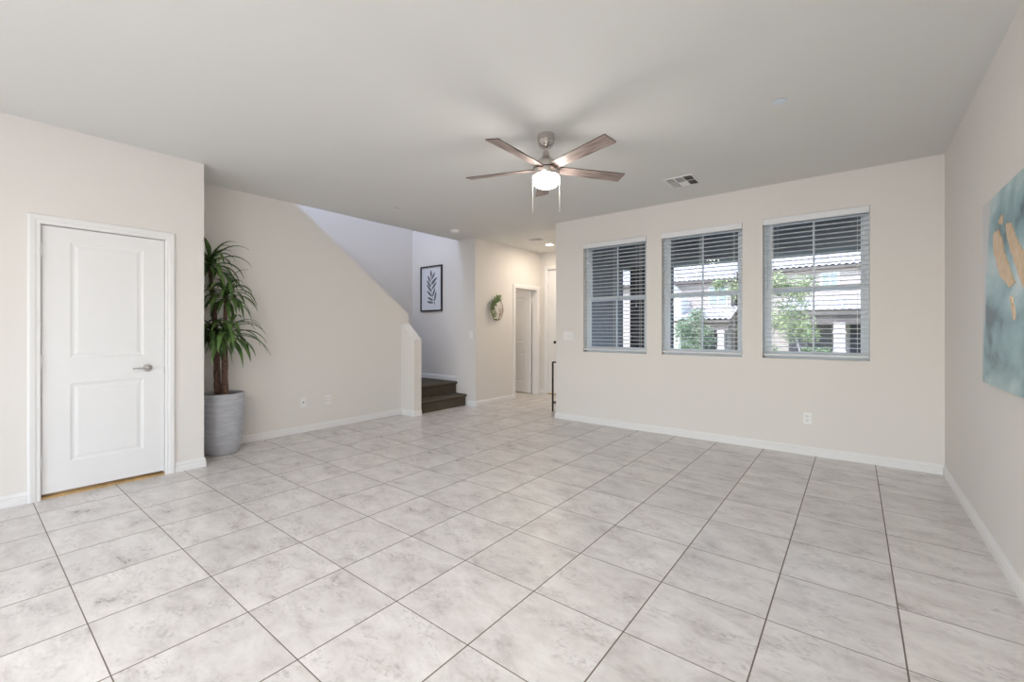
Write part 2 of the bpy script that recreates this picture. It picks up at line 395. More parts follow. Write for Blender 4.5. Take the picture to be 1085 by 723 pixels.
def casing_bm(w, h, cw=CW, depth=.14, stop=True):
    """local: opening 0..w, wall face at y=0, room at -y"""
    bm = NB()
    outline = [(-.0, .0), (-.004, .010), (-.004, .018), (-cw+.016, .018), (-cw+.012, .014), (-cw, .012), (-cw, 0)]
    # sweep the profile around the three sides: o = outward offset, p = protrusion
    prof = [(.0, .0), (.0, .010), (.006, .013), (.022, .013), (.028, .017), (cw-.012, .019), (cw-.004, .017), (cw, .010), (cw, 0)]
    rings = [[bm.verts.new(v) for v in [(-o, -p, 0) for o, p in prof]], [bm.verts.new((-o, -p, h+o)) for o, p in prof],
             [bm.verts.new((w+o, -p, h+o)) for o, p in prof], [bm.verts.new((w+o, -p, 0)) for o, p in prof]]
    for A, B in zip(rings, rings[1:]):
        for k in range(len(prof)-1): bm.faces.new((A[k], A[k+1], B[k+1], B[k]))
    # jamb lining
    j = .018
    bx(bm, 0, j*.15, 0, depth, 0, h); bx(bm, w-j*.15, w, 0, depth, 0, h); bx(bm, 0, w, 0, depth, h-j*.15, h)
    return bm
def hinge(parent, x, y, z):
    bm = NB()
    lathe(bm, [(0, -.045), (.006, -.045), (.0065, -.015), (.0055, -.015), (.0065, -.014), (.0065, .014), (.0055, .015), (.0065, .016), (.006, .045), (0, .047)], 10, (x, y, z))
    bx(bm, x-.002, x+.02, y+.004, y+.007, z-.044, z+.044)
    return obj('hinge', bm, M['door'], parent)
def lever(parent, x, z, dirx, m=None, y=0):
    bm = NB(); lathe(bm, [(0, 0), (.032, 0), (.033, .004), (.028, .010), (.014, .013), (.011, .03), (.013, .045), (0, .048)], 24)
    bmesh.ops.transform(bm, matrix=Matrix.Translation((x, y, z)) @ Matrix.Rotation(PI/2, 4, 'X'), verts=bm.verts)
    tube(bm, [(x, y-.04, z), (x+dirx*.02, y-.045, z), (x+dirx*.06, y-.045, z+.002), (x+dirx*.105, y-.040, z)], [.010, .009, .007, .006], 10)
    return obj('handle', bm, m or M['chrome'], parent, smooth=True)
Z90 = PI/2
# door 1: closed white two panel door in the left wall
w1 = D1Y1-D1Y0
d1 = struct('door_1', casing_bm(w1, DH), M['trim'], loc=(XL, D1Y0, 0), rot=(0, 0, Z90))
lf = obj('door_leaf', leaf_bm(w1-.012, DH-.044, [(.150, .592, .215, .815), (.150, .592, 1.01, 1.905)]), M['door'], d1, loc=(.006, .012, .036))
lever(lf, .618, .905, -1)
for z in (.27, 1.03, 1.86): hinge(d1, .004, -.002+.004, z)
bm = NB(); bx(bm, w1-.004, w1-.001, .008, .030, .88, .945); obj('strike_plate', bm, M['nickel'], d1)
bm = NB(); bx(bm, .0, w1, .002, .13, 0, .014); obj('threshold', bm, M['threshold'], d1)
# door 2: hall door standing slightly open into the small room
w2 = HY1-HY0
d2 = struct('door_2', casing_bm(w2, DH, depth=.12), M['trim'], loc=(XH, HY0, 0), rot=(0, 0, Z90))
lf = obj('door_leaf', leaf_bm(w2-.012, DH-.03, [(.14, .553, .215, .815), (.14, .553, 1.01, 1.905)]), M['door'], d2, loc=(w2-.014, .127, .014), rot=(0, 0, R(90)))
for z in (.27, 1.03, 1.86): hinge(d2, w2-.006, .118, z)
# door 3: tall front door at the end of the hall
w3 = FX1-FX0
d3 = struct('door_3', casing_bm(w3, FH, depth=.14), M['trim'], loc=(FX0, YE, 0))
lf = obj('door_leaf', leaf_bm(w3-.012, FH-.03, [(.17, w3-.18, .25, 1.0), (.17, w3-.18, 1.2, 2.25)], .044), M['door'], d3, loc=(.006, .03, .02))
for z in (.27, 1.25, 2.2): hinge(d3, .004, .012, z)
bm = NB(); bx(bm, 0, w3, .0, .14, 0, .014); obj('threshold', bm, M['threshold'], d3)
bm = NB(); lathe(bm, [(0, 0), (.03, 0), (.03, .006), (.012, .012), (.012, .035), (.026, .05), (.030, .062), (.022, .074), (0, .078)], 20)
bmesh.ops.transform(bm, matrix=Matrix.Translation((.185, 0, 1.01)) @ Matrix.Rotation(PI/2, 4, 'X'), verts=bm.verts)
obj('handle', bm, M['black'], lf, smooth=True)

# ------------------------------------------------------------------ windows and blinds
def window(i, a, b):
    w = b-a; F = .032; y0, y1 = YW+.095, YW+.155
    bm = NB()
    bx(bm, a, a+F, y0, y1, WZ0, WZ1, bev=.004); bx(bm, b-F, b, y0, y1, WZ0, WZ1, bev=.004)
    bx(bm, a+F, b-F, y0, y1, WZ1-F, WZ1, bev=.004); bx(bm, a+F, b-F, y0, y1, WZ0, WZ0+F, bev=.004)
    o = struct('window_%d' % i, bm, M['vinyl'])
    zm = 1.69
    for nm, za, zb, yy in (('upper_sash', zm-.022, WZ1-F, YW+.125), ('lower_sash', WZ0+F, zm+.026, YW+.098)):
        bm = NB(); s = .034; x0, x1 = a+F, b-F; t = .026
        bx(bm, x0, x0+s, yy, yy+t, za, zb); bx(bm, x1-s, x1, yy, yy+t, za, zb)
        bx(bm, x0+s, x1-s, yy, yy+t, za, za+s); bx(bm, x0+s, x1-s, yy, yy+t, zb-s, zb)
        xm = (a+b)/2; bx(bm, xm-.008, xm+.008, yy+.006, yy+t-.006, za+s, zb-s)
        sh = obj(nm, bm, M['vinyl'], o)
        bm = NB(); bx(bm, x0+s, x1-s, yy+.0115, yy+.0145, za+s, zb-s); obj('pane', bm, M['glass'], sh)
    bm = NB(); xm = (a+b)/2
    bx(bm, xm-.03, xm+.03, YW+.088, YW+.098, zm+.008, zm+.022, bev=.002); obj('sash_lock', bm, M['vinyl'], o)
blabels = ['white slatted window blind on the window nearest the hallway',
           'white slatted window blind on the middle window',
           'white slatted window blind on the window nearest the right wall']
def blind(i, a, b, wand):
    t = thing('window_blind', blabels[i], 'blind', ((a+b)/2, YW+.04, WZ0), group='horizontal blinds on the three windows')
    w = (b-a)/2-.006; HH = WZ1-WZ0
    bm = NB(); prism(bm, [(-.045, HH-.003), (-.045, HH-.062), (-.040, HH-.066), (-.034, HH-.066), (-.034, HH-.003)], 'x', -w-.002, w+.002)
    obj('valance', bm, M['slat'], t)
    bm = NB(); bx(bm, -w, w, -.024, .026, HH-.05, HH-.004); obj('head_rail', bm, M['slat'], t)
    bm = NB(); n = 29; top = HH-.078; bot = .072
    for k in range(n):
        z = bot+(top-bot)*k/(n-1)
        pts = [(-.0245, z-.0035), (-.012, z), (0, z+.0012), (.012, z), (.0245, z-.0035), (.0245, z-.0008), (.012, z+.0028), (0, z+.004), (-.012, z+.0028), (-.0245, z-.0008)]
        prism(bm, pts, 'x', -w, w)
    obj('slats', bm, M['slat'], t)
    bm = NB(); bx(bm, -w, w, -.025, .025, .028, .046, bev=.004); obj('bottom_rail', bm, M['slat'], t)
    for x in (-w+.085, 0, w-.085):
        bm = NB()
        for y in (-.0275, .0275): bx(bm, x-.0016, x+.0016, y-.0008, y+.0008, .03, HH-.05)
        obj('ladder_cord', bm, M['slat'], t)
    if wand is not None:
        bm = NB(); tube(bm, [(wand, -.030, HH-.06), (wand, -.032, HH-.5), (wand, -.032, HH-.88)], .0035, 8)
        lathe(bm, [(0, 0), (.006, .004), (.006, .03), (.0035, .04)], 8, (wand, -.032, HH-.915)); obj('tilt_wand', bm, M['slat'], t)
    bm = NB()
    for x in ((w-.13),) if i == 0 else (-w+.13,):
        tube(bm, [(x, -.030, HH-.06), (x, -.030, .62)], .0012, 6); lathe(bm, [(0, 0), (.007, .004), (.005, .03), (0, .034)], 8, (x, -.030, .59))
    obj('pull_cord', bm, M['slat'], t)
for i, (a, b) in enumerate(wins):
    window(i+1, a, b); blind(i, a, b, [None, -.37, -.36][i])

# ------------------------------------------------------------------ stairs
st = thing('staircase', 'dark brown carpeted stairs rising behind the sloping wall', 'stairs', (-5.13, 4.78, 0))
def carpet_step(name, x0, x1, y0, y1, z0, z1, nose=None):
    """nose: ('x+') or ('y+') direction of the rounded nosing"""
    bm = NB(); r = .022
    arc = [(math.cos(a)*r, math.sin(a)*r) for a in [R(-90+18*k) for k in range(11)]]
    if nose == 'x+':
        pts = [(x0, z0), (x1, z0), (x1, z1-.05)]+[(x1+.012+c, z1-r-.003+s) for c, s in arc]+[(x0, z1)]
        prism(bm, pts, 'y', y0, y1)
    else:
        pts = [(y0, z0), (y1, z0), (y1, z1-.05)]+[(y1+.012+c, z1-r-.003+s) for c, s in arc]+[(y0, z1)]
        prism(bm, pts, 'x', x0, x1)
    off = Vector(st.location)
    for v in bm.verts: v.co -= off
    return obj(name, bm, M['carpet'], st)
carpet_step('step', -5.39, -5.15, 4.262, 5.296, 0, .195, 'x+')
carpet_step('landing', XSW+.002, -5.385, 4.262, 5.308, 0, .39, 'x+')
for k in range(13):
    y1 = 4.262-.25*k; carpet_step('step', XSW+.002, XS-.122, max(.31, y1-.27), y1, .39+.195*k-.05 if k else .2, .39+.195*(k+1), 'y+')

# ------------------------------------------------------------------ ceiling fan
FXc, FYc = -1.91, 2.87
fan = thing('ceiling_fan', 'brushed nickel ceiling fan with five weathered wood blades and lit drum lamp', 'ceiling fan', (FXc, FYc, H))
bm = NB(); lathe(bm, [(0, 0), (.066, 0), (.068, -.006), (.068, -.05), (.064, -.054), (.062, -.058), (.066, -.062), (.066, -.070), (.052, -.092), (.034, -.104), (.018, -.108), (0, -.108)], 40); obj('canopy', bm, M['nickel'], fan, smooth=True)
bm = NB(); lathe(bm, [(.011, -.10), (.011, -.165)], 20); lathe(bm, [(0, -.132), (.022, -.134), (.024, -.142), (.024, -.168), (0, -.17)], 24); obj('downrod', bm, M['nickel'], fan, smooth=True)
bm = NB(); lathe(bm, [(0, -.15), (.024, -.15), (.028, -.165), (.042, -.185), (.068, -.205), (.088, -.222), (.098, -.238), (.102, -.252), (.102, -.268), (0, -.268)], 48); obj('motor_housing', bm, M['nickel'], fan, smooth=True)
bm = NB(); lathe(bm, [(0, -.276), (.101, -.276), (.104, -.282), (.104, -.322), (.101, -.328), (0, -.328)], 48); obj('light_fitter', bm, M['nickel'], fan, smooth=True)
bm = NB(); lathe(bm, [(.098, -.326), (.101, -.336), (.101, -.362), (.096, -.382), (.083, -.400), (.062, -.411), (.035, -.415), (0, -.416)], 48); obj('lamp_globe', bm, M['globe'], fan, smooth=True)
for k in range(5):
    ang = R(-17+72*k)
    mt = Matrix.Rotation(ang, 4, 'Z') @ Matrix.Translation((0, 0, -.268)) @ Matrix.Rotation(R(-12), 4, 'X')
    bm = NB(); r0, r1 = .085, .672; a0, a1 = .046, .060; t = .006; cr = .006
    pts = [(r0, -a0*.75), (r0+.03, -a0), (r1-cr, -a1), (r1, -a1+cr), (r1, a1-cr), (r1-cr, a1), (r0+.03, a0), (r0, a0*.75)]
    prism(bm, pts, 'z', -t/2, t/2)
    for f in bm.faces: f.material_index = 0 if abs(f.normal.z) > .5 else 1
    bm.normal_update()
    for f in bm.faces: f.material_index = 0 if abs(f.normal.z) > .5 else 1
    bl = obj('blade', bm, [M['bladewood'], M['bladeedge']], fan)
    bl.matrix_local = mt
    bm = NB(); prism(bm, [(.06, -.02), (.13, -.03), (.155, 0), (.13, .03), (.06, .02)], 'z', t/2, t/2+.005)
    br = obj('blade_bracket', bm, M['nickel'], bl)
ax = Vector((math.cos(YAW), math.sin(YAW), 0))
for s, zl in ((-1, .590), (1, .577)):
    bm = NB(); p = ax*.098*s*1.08
    n = 40; z0 = -.300
    tube(bm, [(p.x, p.y, z0), (p.x, p.y, -zl)], .0018, 6)
    for k in range(n):
        z = z0-(zl+z0)*k/n if False else z0+(-zl-z0)*k/n
        lathe(bm, [(0, -.0022), (.0024, 0), (0, .0022)], 6, (p.x, p.y, z))
    ch = obj('pull_chain', bm, M['chain'], fan)
    bm = NB(); lathe(bm, [(0, 0), (.0035, .002), (.0045, .012), (.0035, .024), (0, .027)], 12, (p.x, p.y, -zl-.024)); obj('pull_knob', bm, M['nickel'], ch, smooth=True)

# ------------------------------------------------------------------ ceiling fittings
def register(loc, sx, sy, rz, label, group):
    t = thing('ceiling_vent', label, 'vent', loc, rz, group)
    bm = NB(); e = .02; tz = -.006
    for q in ((-sx, sx, -sy, -sy+e), (-sx, sx, sy-e, sy), (-sx, -sx+e, -sy+e, sy-e), (sx-e, sx, -sy+e, sy-e)): bx(bm, q[0], q[1], q[2], q[3], tz, 0)
    ix = sx-e; c = ix/3
    for x in (-c, c): bx(bm, x-.004, x+.004, -sy+e, sy-e, tz-.001, 0)
    bx(bm, -ix, ix, -.004, .004, tz-.001, 0)
    obj('frame', bm, M['trim'], t)
    bm = NB(); bx(bm, -ix, ix, -sy+e, sy-e, -.0015, -.0005); obj('backing', bm, M['slot'], t)
    bm = NB()
    for kx, tilt in ((0, 35), (2, -35)):
        x0 = -ix+kx*2*c
        for k in range(5):
            xx = x0+(k+.5)*2*c/5
            bx(bm, -.0004, .0004, -sy+e, sy-e, -.005, .005, mtx=Matrix.Translation((xx, 0, -.006)) @ Matrix.Rotation(R(tilt), 4, 'Y'))
    for k in range(14):
        yy = -sy+e+(k+.5)*2*(sy-e)/14
        bx(bm, -c+.004, c-.004, -.0004, .0004, -.006, .006, mtx=Matrix.Translation((0, yy, -.006)) @ Matrix.Rotation(R(40 if yy > 0 else -40), 4, 'X'))
    obj('louvers', bm, M['plate'], t)
register((-1.397, 4.63, H), .145, .165, 0, 'white square ceiling vent between the fan and the middle window', 'ceiling vents')
register((-4.27, 6.05, H), .16, .09, 0, 'small ceiling vent over the hallway beside the downlight', 'ceiling vents')
def disc_fit(name, loc, r, hgt, label, cat):
    bm = NB(); lathe(bm, [(0, 0), (r, 0), (r, -hgt*.6), (r*.93, -hgt), (0, -hgt)], 32); return tag(obj(name, bm, M['plate'], loc=loc), label, cat)
t = thing('sprinkler_cover', 'round white ceiling cover plate near the right wall side of the ceiling', 'sprinkler', (-.395, 3.41, H))
bm = NB(); lathe(bm, [(0, 0), (.022, 0), (.022, -.007), (0, -.007)], 24); obj('socket', bm, M['slot'], t)
bm = NB(); lathe(bm, [(0, -.006), (.040, -.006), (.041, -.008), (.038, -.010), (0, -.011)], 32); obj('cap', bm, M['vinyl'], t)
t = thing('sprinkler_cover', 'small round ceiling cover plate above the stair wall', 'sprinkler', (-4.54, 3.44, H))
bm = NB(); lathe(bm, [(0, 0), (.022, 0), (.022, -.009), (0, -.009)], 24); obj('socket', bm, M['slot'], t)
bm = NB(); lathe(bm, [(0, -.008), (.040, -.008), (.041, -.010), (.038, -.012), (0, -.013)], 32); obj('cap', bm, M['ceiling'], t)
t = thing('smoke_detector', 'white smoke detector on the ceiling before the hallway', 'smoke detector', (-4.83, 4.74, H))
bm = NB(); lathe(bm, [(0, 0), (.072, 0), (.072, -.008), (0, -.008)], 32); obj('mounting_plate', bm, M['plate'], t)
bm = NB(); lathe(bm, [(0, -.008), (.062, -.008), (.064, -.018), (.058, -.032), (.045, -.038), (.02, -.040), (0, -.040)], 32); obj('body', bm, M['plate'], t, smooth=True)
t = thing('recessed_downlight', 'round lit recessed downlight in the hallway ceiling', 'downlight', (-4.29, 6.56, H))
bm = NB(); lathe(bm, [(.062, -.001), (.085, -.001), (.085, -.004), (.078, -.007), (.062, -.007), (.062, -.001)], 36); obj('trim_ring', bm, M['trim'], t)
bm = NB(); lathe(bm, [(0, -.001), (.062, -.001), (.062, -.004), (0, -.004)], 36); obj('lens', bm, M['led'], t)

# ------------------------------------------------------------------ outlets and switches
def plate(kind, loc, rz, label, gangs=1, group=None):
    nm, cat = {'outlet': ('wall_outlet', 'outlet'), 'switch': ('light_switch', 'light switch'), 'cable': ('cable_plate', 'wall plate')}[kind]
    t = thing(nm, label, cat, loc, rz, group)
    w = .035+.023*(gangs-1); bm = NB(); bx(bm, -w, w, -.006, 0, -.058, .058, bev=.002); obj('cover_plate', bm, M['plate'], t)
    if kind == 'outlet':
        for z in (-.021, .021):
            bm = NB(); prism(bm, [(-.016, z-.008), (-.011, z-.014), (.011, z-.014), (.016, z-.008), (.016, z+.008), (.011, z+.014), (-.011, z+.014), (-.016, z+.008)], 'y', -.008, -.006)
            so = obj('socket', bm, M['trim'], t)
            bm = NB(); bx(bm, -.007, -.0045, -.0086, -.008, z-.002, z+.008); bx(bm, .0045, .007, -.0086, -.008, z-.002, z+.008); bx(bm, -.002, .002, -.0086, -.008, z-.010, z-.006); obj('slots', bm, M['slot'], so)
    elif kind == 'switch':
        for g in range(gangs):
            x = (g-(gangs-1)/2)*.046
            bm = NB(); bx(bm, x-.0165, x+.0165, -.0085, -.006, -.033, .033, bev=.001)
            prism(bm, [(-.0085, -.032), (-.0115, -.032), (-.0085, 0)], 'x', x-.015, x+.015); obj('rocker', bm, M['trim'], t)
    else:
        bm = NB(); lathe(bm, [(0, 0), (.008, 0), (.008, .006), (.005, .006), (.005, .012), (0, .012)], 12)
        bmesh.ops.transform(bm, matrix=Matrix.Translation((0, -.006, 0)) @ Matrix.Rotation(PI/2, 4, 'X'), verts=bm.verts); obj('jack', bm, M['slot'], t)
plate('outlet', (-.374, YW, .37), 0, 'white duplex wall outlet below the window nearest the right wall')
plate('outlet', (XS, 2.965, .368), Z90, 'white duplex wall outlet on the wall under the stairs', group=None)
plate('cable', (XS, 2.645, .372), Z90, 'white wall plate with one round jack near the plant')
plate('switch', (-3.165, YW, 1.185), 0, 'triple white light switch beside the window nearest the hallway', 3)
plate('switch', (-5.03, YF, 1.186), 0, 'white light switch on the wall at the foot of the stairs', 1)

# ------------------------------------------------------------------ potted plant
pl = thing('potted_plant', 'tall plant with long arching leaves in a grey ribbed cylinder pot', 'plant', (-5.125, 1.695, 0))
bm = NB(); lathe(bm, [(0, 0), (.128, 0), (.142, .008), (.160, .06), (.182, .17), (.196, .32), (.201, .46), (.200, .58), (.198, .612), (.194, .618), (.186, .618), (.184, .60), (.184, .56), (0, .56)], 64)
pm = mat('grey_ribbed_pot', (.52, .53, .57), .8, col2=(.42, .43, .47), nscale=9, stretch=(1, 1, 5), bump=.6, bscale=30)
obj('pot', bm, pm, pl, smooth=True)
bm = NB(); lathe(bm, [(0, .600), (.06, .604), (.12, .597), (.183, .59), (.183, .57)], 32); obj('soil', bm, M['soil'], pl)
AX = Vector((math.cos(YAW), math.sin(YAW), 0)); AY = Vector((-math.sin(YAW), math.cos(YAW), 0))
def lat(s, d, z): return AX*s+AY*d+Vector((0, 0, z))
canes = [
    [(lat(-.045, 0, .59), .036), (lat(-.055, 0, .9), .032), (lat(-.065, .0, 1.2), .028), (lat(-.090, 0, 1.5), .024), (lat(-.115, 0, 1.75), .021), (lat(-.125, 0, 1.92), .018)],
    [(lat(.040, -.02, .59), .034), (lat(.040, -.02, .9), .030), (lat(.042, -.02, 1.2), .022), (lat(.045, -.02, 1.45), .017), (lat(.05, -.02, 1.60), .014)],
    [(lat(-.01, .05, .59), .026), (lat(-.02, .06, .85), .024), (lat(-.03, .07, 1.15), .016)],
]
for c in canes:
    bm = NB(); P_, R_ = [], []
    for (p, r), (q, s) in zip(c, c[1:]):
        for k in range(6): P_.append(p.lerp(q, k/6)); R_.append((r+(s-r)*k/6)*(1+.13*random.uniform(-1, 1)))
    P_.append(c[-1][0]); R_.append(c[-1][1]); tube(bm, P_, R_, 10); obj('cane', bm, M['bark'], pl, smooth=True)
def ribbon(bm, base_, az, el, L_, w, droop, curl=0, n=9):
    """an arching strap leaf that starts towards azimuth az and elevation el and bends down"""
    d = Vector((math.cos(az)*math.cos(el), math.sin(az)*math.cos(el), math.sin(el))); p = Vector(base_); prev = None
    for i in range(n+1):
        f = i/n
        ww = w*(.45+1.1*f if f < .35 else (.835+.165)*max(.04, (1-((f-.35)/.65)**1.7)))/1.0
        side = d.cross(Vector((0, 0, 1)));
        if side.length < 1e-3: side = Vector((-math.sin(az), math.cos(az), 0))
        side.normalize(); up = side.cross(d).normalized()
        a = bm.verts.new(p-side*ww/2+up*ww*.16); m_ = bm.verts.new(p-up*.0012); b = bm.verts.new(p+side*ww/2+up*ww*.16)
        t_ = bm.verts.new(p+up*.0016)
        if prev:
            bm.faces.new((prev[0], prev[1], m_, a)); bm.faces.new((prev[1], prev[2], b, m_))
            bm.faces.new((prev[3], prev[0], a, t_)); bm.faces.new((prev[2], prev[3], t_, b))
        prev = (a, m_, b, t_)
        p = p+d*(L_/n)
        d = (d+Vector((0, 0, -droop*(.4+f)/n*2))+side*curl/n).normalized()
def crown(pos, n, Lr, w, elr, droop):
    bm = NB()
    for k in range(n):
        az = k*2.39996+random.uniform(-.25, .25); f = k/n
        el = elr[0]+(elr[1]-elr[0])*f+random.uniform(-.12, .12)
        # keep clear of the wall behind the plant
        L_ = random.uniform(*Lr)*(1.0 if f < .8 else .8)
        wx = pl.location.x+pos.x
        rch = (wx-(XS+.02)); cx = math.cos(az)
        if cx < -.15: L_ = min(L_, rch/(-cx)*.98)
        wy = pl.location.y+pos.y-(YL+.02); sy = math.sin(az)
        if sy < -.15: L_ = min(L_, max(.1, wy/(-sy)*1.0)) if (wx < XL+.0 and wx+cx*L_ < XL+.03) else L_
        ribbon(bm, pos+Vector((0, 0, -.05+.09*f)), az, el, max(L_, .12), w*random.uniform(.8, 1.15), droop*random.uniform(.75, 1.25), random.uniform(-.3, .3))
    obj('leaves', bm, M['leaf'], pl, smooth=True)
crown(lat(-.125, 0, 1.93), 50, (.32, .48), .050, (R(-12), R(72)), 1.5)
crown(lat(.055, -.02, 1.62), 46, (.28, .44), .045, (R(-15), R(72)), 1.7)
crown(lat(.09, -.07, 1.22), 38, (.36, .54), .052, (R(-5), R(55)), 1.5)
crown(lat(-.08, -.05, 1.25), 34, (.32, .48), .054, (R(-20), R(58)), 1.9)

# ------------------------------------------------------------------ framed botanical print
fx0, fx1, fz0, fz1 = -6.293, -5.722, 1.605, 2.425
fr = thing('framed_print', 'black framed botanical leaf branch print on the stair landing wall', 'picture', ((fx0+fx1)/2, YF, fz0))
w = (fx1-fx0)/2; h = fz1-fz0; e = .024
bm = NB(); bx(bm, -w, w, -.028, 0, 0, e); bx(bm, -w, w, -.028, 0, h-e, h); bx(bm, -w, -w+e, -.028, 0, e, h-e); bx(bm, w-e, w, -.028, 0, e, h-e); obj('frame', bm, M['frame'], fr)
bm = NB(); bx(bm, -w+e, w-e, -.012, -.004, e, h-e); obj('paper', bm, M['paper'], fr)
bm = NB()
stem = [(.10, .10), (.075, .18), (.03, .27), (.0, .38), (-.02, .48), (-.01, .60), (.03, .70)]
def inkleaf(x, z, ang, L_, wd):
    pts = [(0, 0), (.25, .75), (.5, 1), (.75, .8), (.93, .35), (1, 0), (.93, -.35), (.75, -.8), (.5, -1), (.25, -.75)]
    ca, sa = math.cos(ang), math.sin(ang)
    q = [(x+ca*a*L_-sa*b*wd, z+sa*a*L_+ca*b*wd) for a, b in pts]
    prism(bm, q, 'y', -.0136-random.uniform(0, .0004), -.012)
for (x0, z0), (x1, z1) in zip(stem, stem[1:]):
    n = Vector((z1-z0, x0-x1)).normalized()*.0025
    prism(bm, [(x0-n.x, z0-n.y), (x1-n.x, z1-n.y), (x1+n.x, z1+n.y), (x0+n.x, z0+n.y)], 'y', -.0135, -.012)
for x, z, a, L_ in ((.07, .15, 172, .19), (.085, .14, 60, .02), (.06, .19, 158, .18), (.08, .17, 75, .19), (.03, .26, 142, .19), (.035, .26, 68, .17), (.01, .34, 130, .20), (.0, .38, 45, .20),
                    (-.01, .43, 128, .18), (-.01, .46, 42, .20), (-.02, .52, 120, .15), (.0, .56, 55, .17), (.0, .60, 95, .15), (-.01, .50, 32, .20)):
    inkleaf(x, z, R(a), L_*1.0, .022)
obj('leaf_drawing', bm, M['ink'], fr)

# ------------------------------------------------------------------ hall wreath
wr = thing('wreath', 'small wreath of green leaves on a pale hoop hanging in the hallway', 'wreath', (XH, 5.85, 1.625), Z90)
bm = NB(); tube(bm, [(math.cos(2*PI*k/40)*.165, -.018, math.sin(2*PI*k/40)*.19) for k in range(41)], .006, 8); obj('hoop', bm, M['hoop'], wr, smooth=True)
def leafq(bm, p, d, up, L_, w_):
    s = d.cross(up).normalized(); n = 4; prev = None
    for i, f in enumerate((0, .3, .65, 1)):
        ww = w_*(.15, 1, .85, .06)[i]; c = p+d*L_*f+up*math.sin(f*PI)*L_*.12
        a, b = bm.verts.new(c-s*ww/2), bm.verts.new(c+s*ww/2)
        if prev: bm.faces.new((prev[0], prev[1], b, a))
        prev = (a, b)
bm = NB()
for k in range(170):
    a = R(random.triangular(55, 262, 160)); rr = random.gauss(1, .16); d = Vector((random.uniform(-1, 1), random.uniform(-.9, .1), random.uniform(-.7, 1))).normalized()
    p = Vector((math.cos(a)*.165*rr, -.02-random.random()*.05, math.sin(a)*.19*rr)); leafq(bm, p, d, Vector((random.uniform(-.4, .4), -1, random.uniform(-.4, .4))).normalized(), random.uniform(.035, .06), .026)
for k in range(16):
    leafq(bm, Vector((random.uniform(0, .06), -.03, .19)), Vector((random.uniform(-.2, .6), -.2, 1)).normalized(), Vector((0, -1, 0)), .07, .022)
obj('greenery', bm, M['wleaf'], wr)
bm = NB()
for k in range(9):
    a = R(random.uniform(245, 300)); c = (math.cos(a)*.155, -.03, math.sin(a)*.175)
    lathe(bm, [(0, -.014), (.014, -.008), (.018, .002), (.010, .012), (0, .014)], 8, c)
obj('blossoms', bm, M['blossom'], wr)
bm = NB()
for k in range(7): tube(bm, [(.03, -.03, -.15), (.05+.02*k*.5, -.035, -.06), (.02+.025*k, -.04, .02+.01*(k % 3))], .0022, 5)
obj('twigs', bm, M['hoop'], wr)

# ------------------------------------------------------------------ painting on the right wall
ar = thing('canvas_painting', 'large abstract teal and grey canvas with gold leaf on the right wall', 'painting', (XR-.004, 3.655, .962))
CL, CH, CT = 1.45, 1.01, .034
bm = NB(); bx(bm, -CT, 0, -CL, 0, 0, CH, bev=.003); obj('canvas', bm, M['art'], ar)
def blob(pts):
    bm = NB(); sm = []
    n = len(pts)
    for i in range(n):
        p0, p1 = Vector(pts[i]), Vector(pts[(i+1) % n])
        for k in range(4):
            q = p0.lerp(p1, k/4); sm.append((q.x+random.uniform(-.008, .008), q.y+random.uniform(-.008, .008)))
    prism(bm, sm, 'x', -CT-.004, -CT+.001); return obj('gold_patch', bm, M['gold'], ar)
blob([(-.255, .81), (-.37, .81), (-.46, .70), (-.57, .59), (-.65, .52), (-.57, .505), (-.41, .56), (-.28, .70)])
blob([(-.50, .82), (-.58, .81), (-.70, .70), (-.84, .60), (-.95, .45), (-.86, .42), (-.74, .52), (-.62, .64), (-.53, .74)])
blob([(-.37, .865), (-.44, .875), (-.43, .83), (-.38, .835)])
blob([(-.57, .46), (-.61, .45), (-.66, .37), (-.63, .345), (-.60, .40)])

# ------------------------------------------------------------------ console table in the hall
tb = thing('console_table', 'slim black metal console table standing in the hallway behind the window wall', 'table', (-3.55, 6.2, 0))
bm = NB(); bx(bm, -.15, .15, -.48, .48, .755, .775, bev=.003); obj('tabletop', bm, M['black'], tb)
for x in (-.14, .14):
    for y in (-.47, .47):
        bm = NB(); bx(bm, x-.01, x+.01, y-.01, y+.01, 0, .755); obj('leg', bm, M['black'], tb)
bm = NB()
for y in (-.47, .47): bx(bm, -.13, .13, y-.01, y+.01, .13, .15)
for x in (-.14, .14): bx(bm, x-.01, x+.01, -.46, .46, .13, .15)
bx(bm, -.13, .13, -.46, .46, .143, .150)
obj('lower_shelf', bm, M['black'], tb)

# ------------------------------------------------------------------ outside: porch
bm = NB(); bx(bm, XC+.145, 3.5, YW+.18, 7.7, -.14, -.02); bx(bm, -5.2, XC+.145, YE+.14, 7.7, -.14, -.02); struct('porch_slab', bm, M['concrete'])
bm = NB(); bx(bm, XC+.145, 4.2, YW+.18, 7.12, 2.72, 2.80); struct('porch_ceiling', bm, M['porch'])
bm = NB(); bx(bm, XC+.146, 4.2, 7.12, 7.6, 2.335, 2.95); struct('porch_beam', bm, M['beam'])
def column(x0, x1, y0, y1, label):
    t = thing('porch_column', label, 'column', ((x0+x1)/2, (y0+y1)/2, -.02), group='porch columns')
    w_, d_ = (x1-x0)/2, (y1-y0)/2
    bm = NB(); bx(bm, -w_, w_, -d_, d_, 0, 2.35, bev=.01); obj('shaft', bm, M['stone'], t)
    bm = NB(); bx(bm, -w_-.03, w_+.03, -d_-.03, d_+.03, 0, .12, bev=.01); obj('base', bm, M['stone'], t)
column(-3.03, -2.42, 7.14, 7.56, 'dark stone porch column outside between the first two windows')
column(.10, .70, 7.14, 7.56, 'dark stone porch column outside at the right edge of the last window')

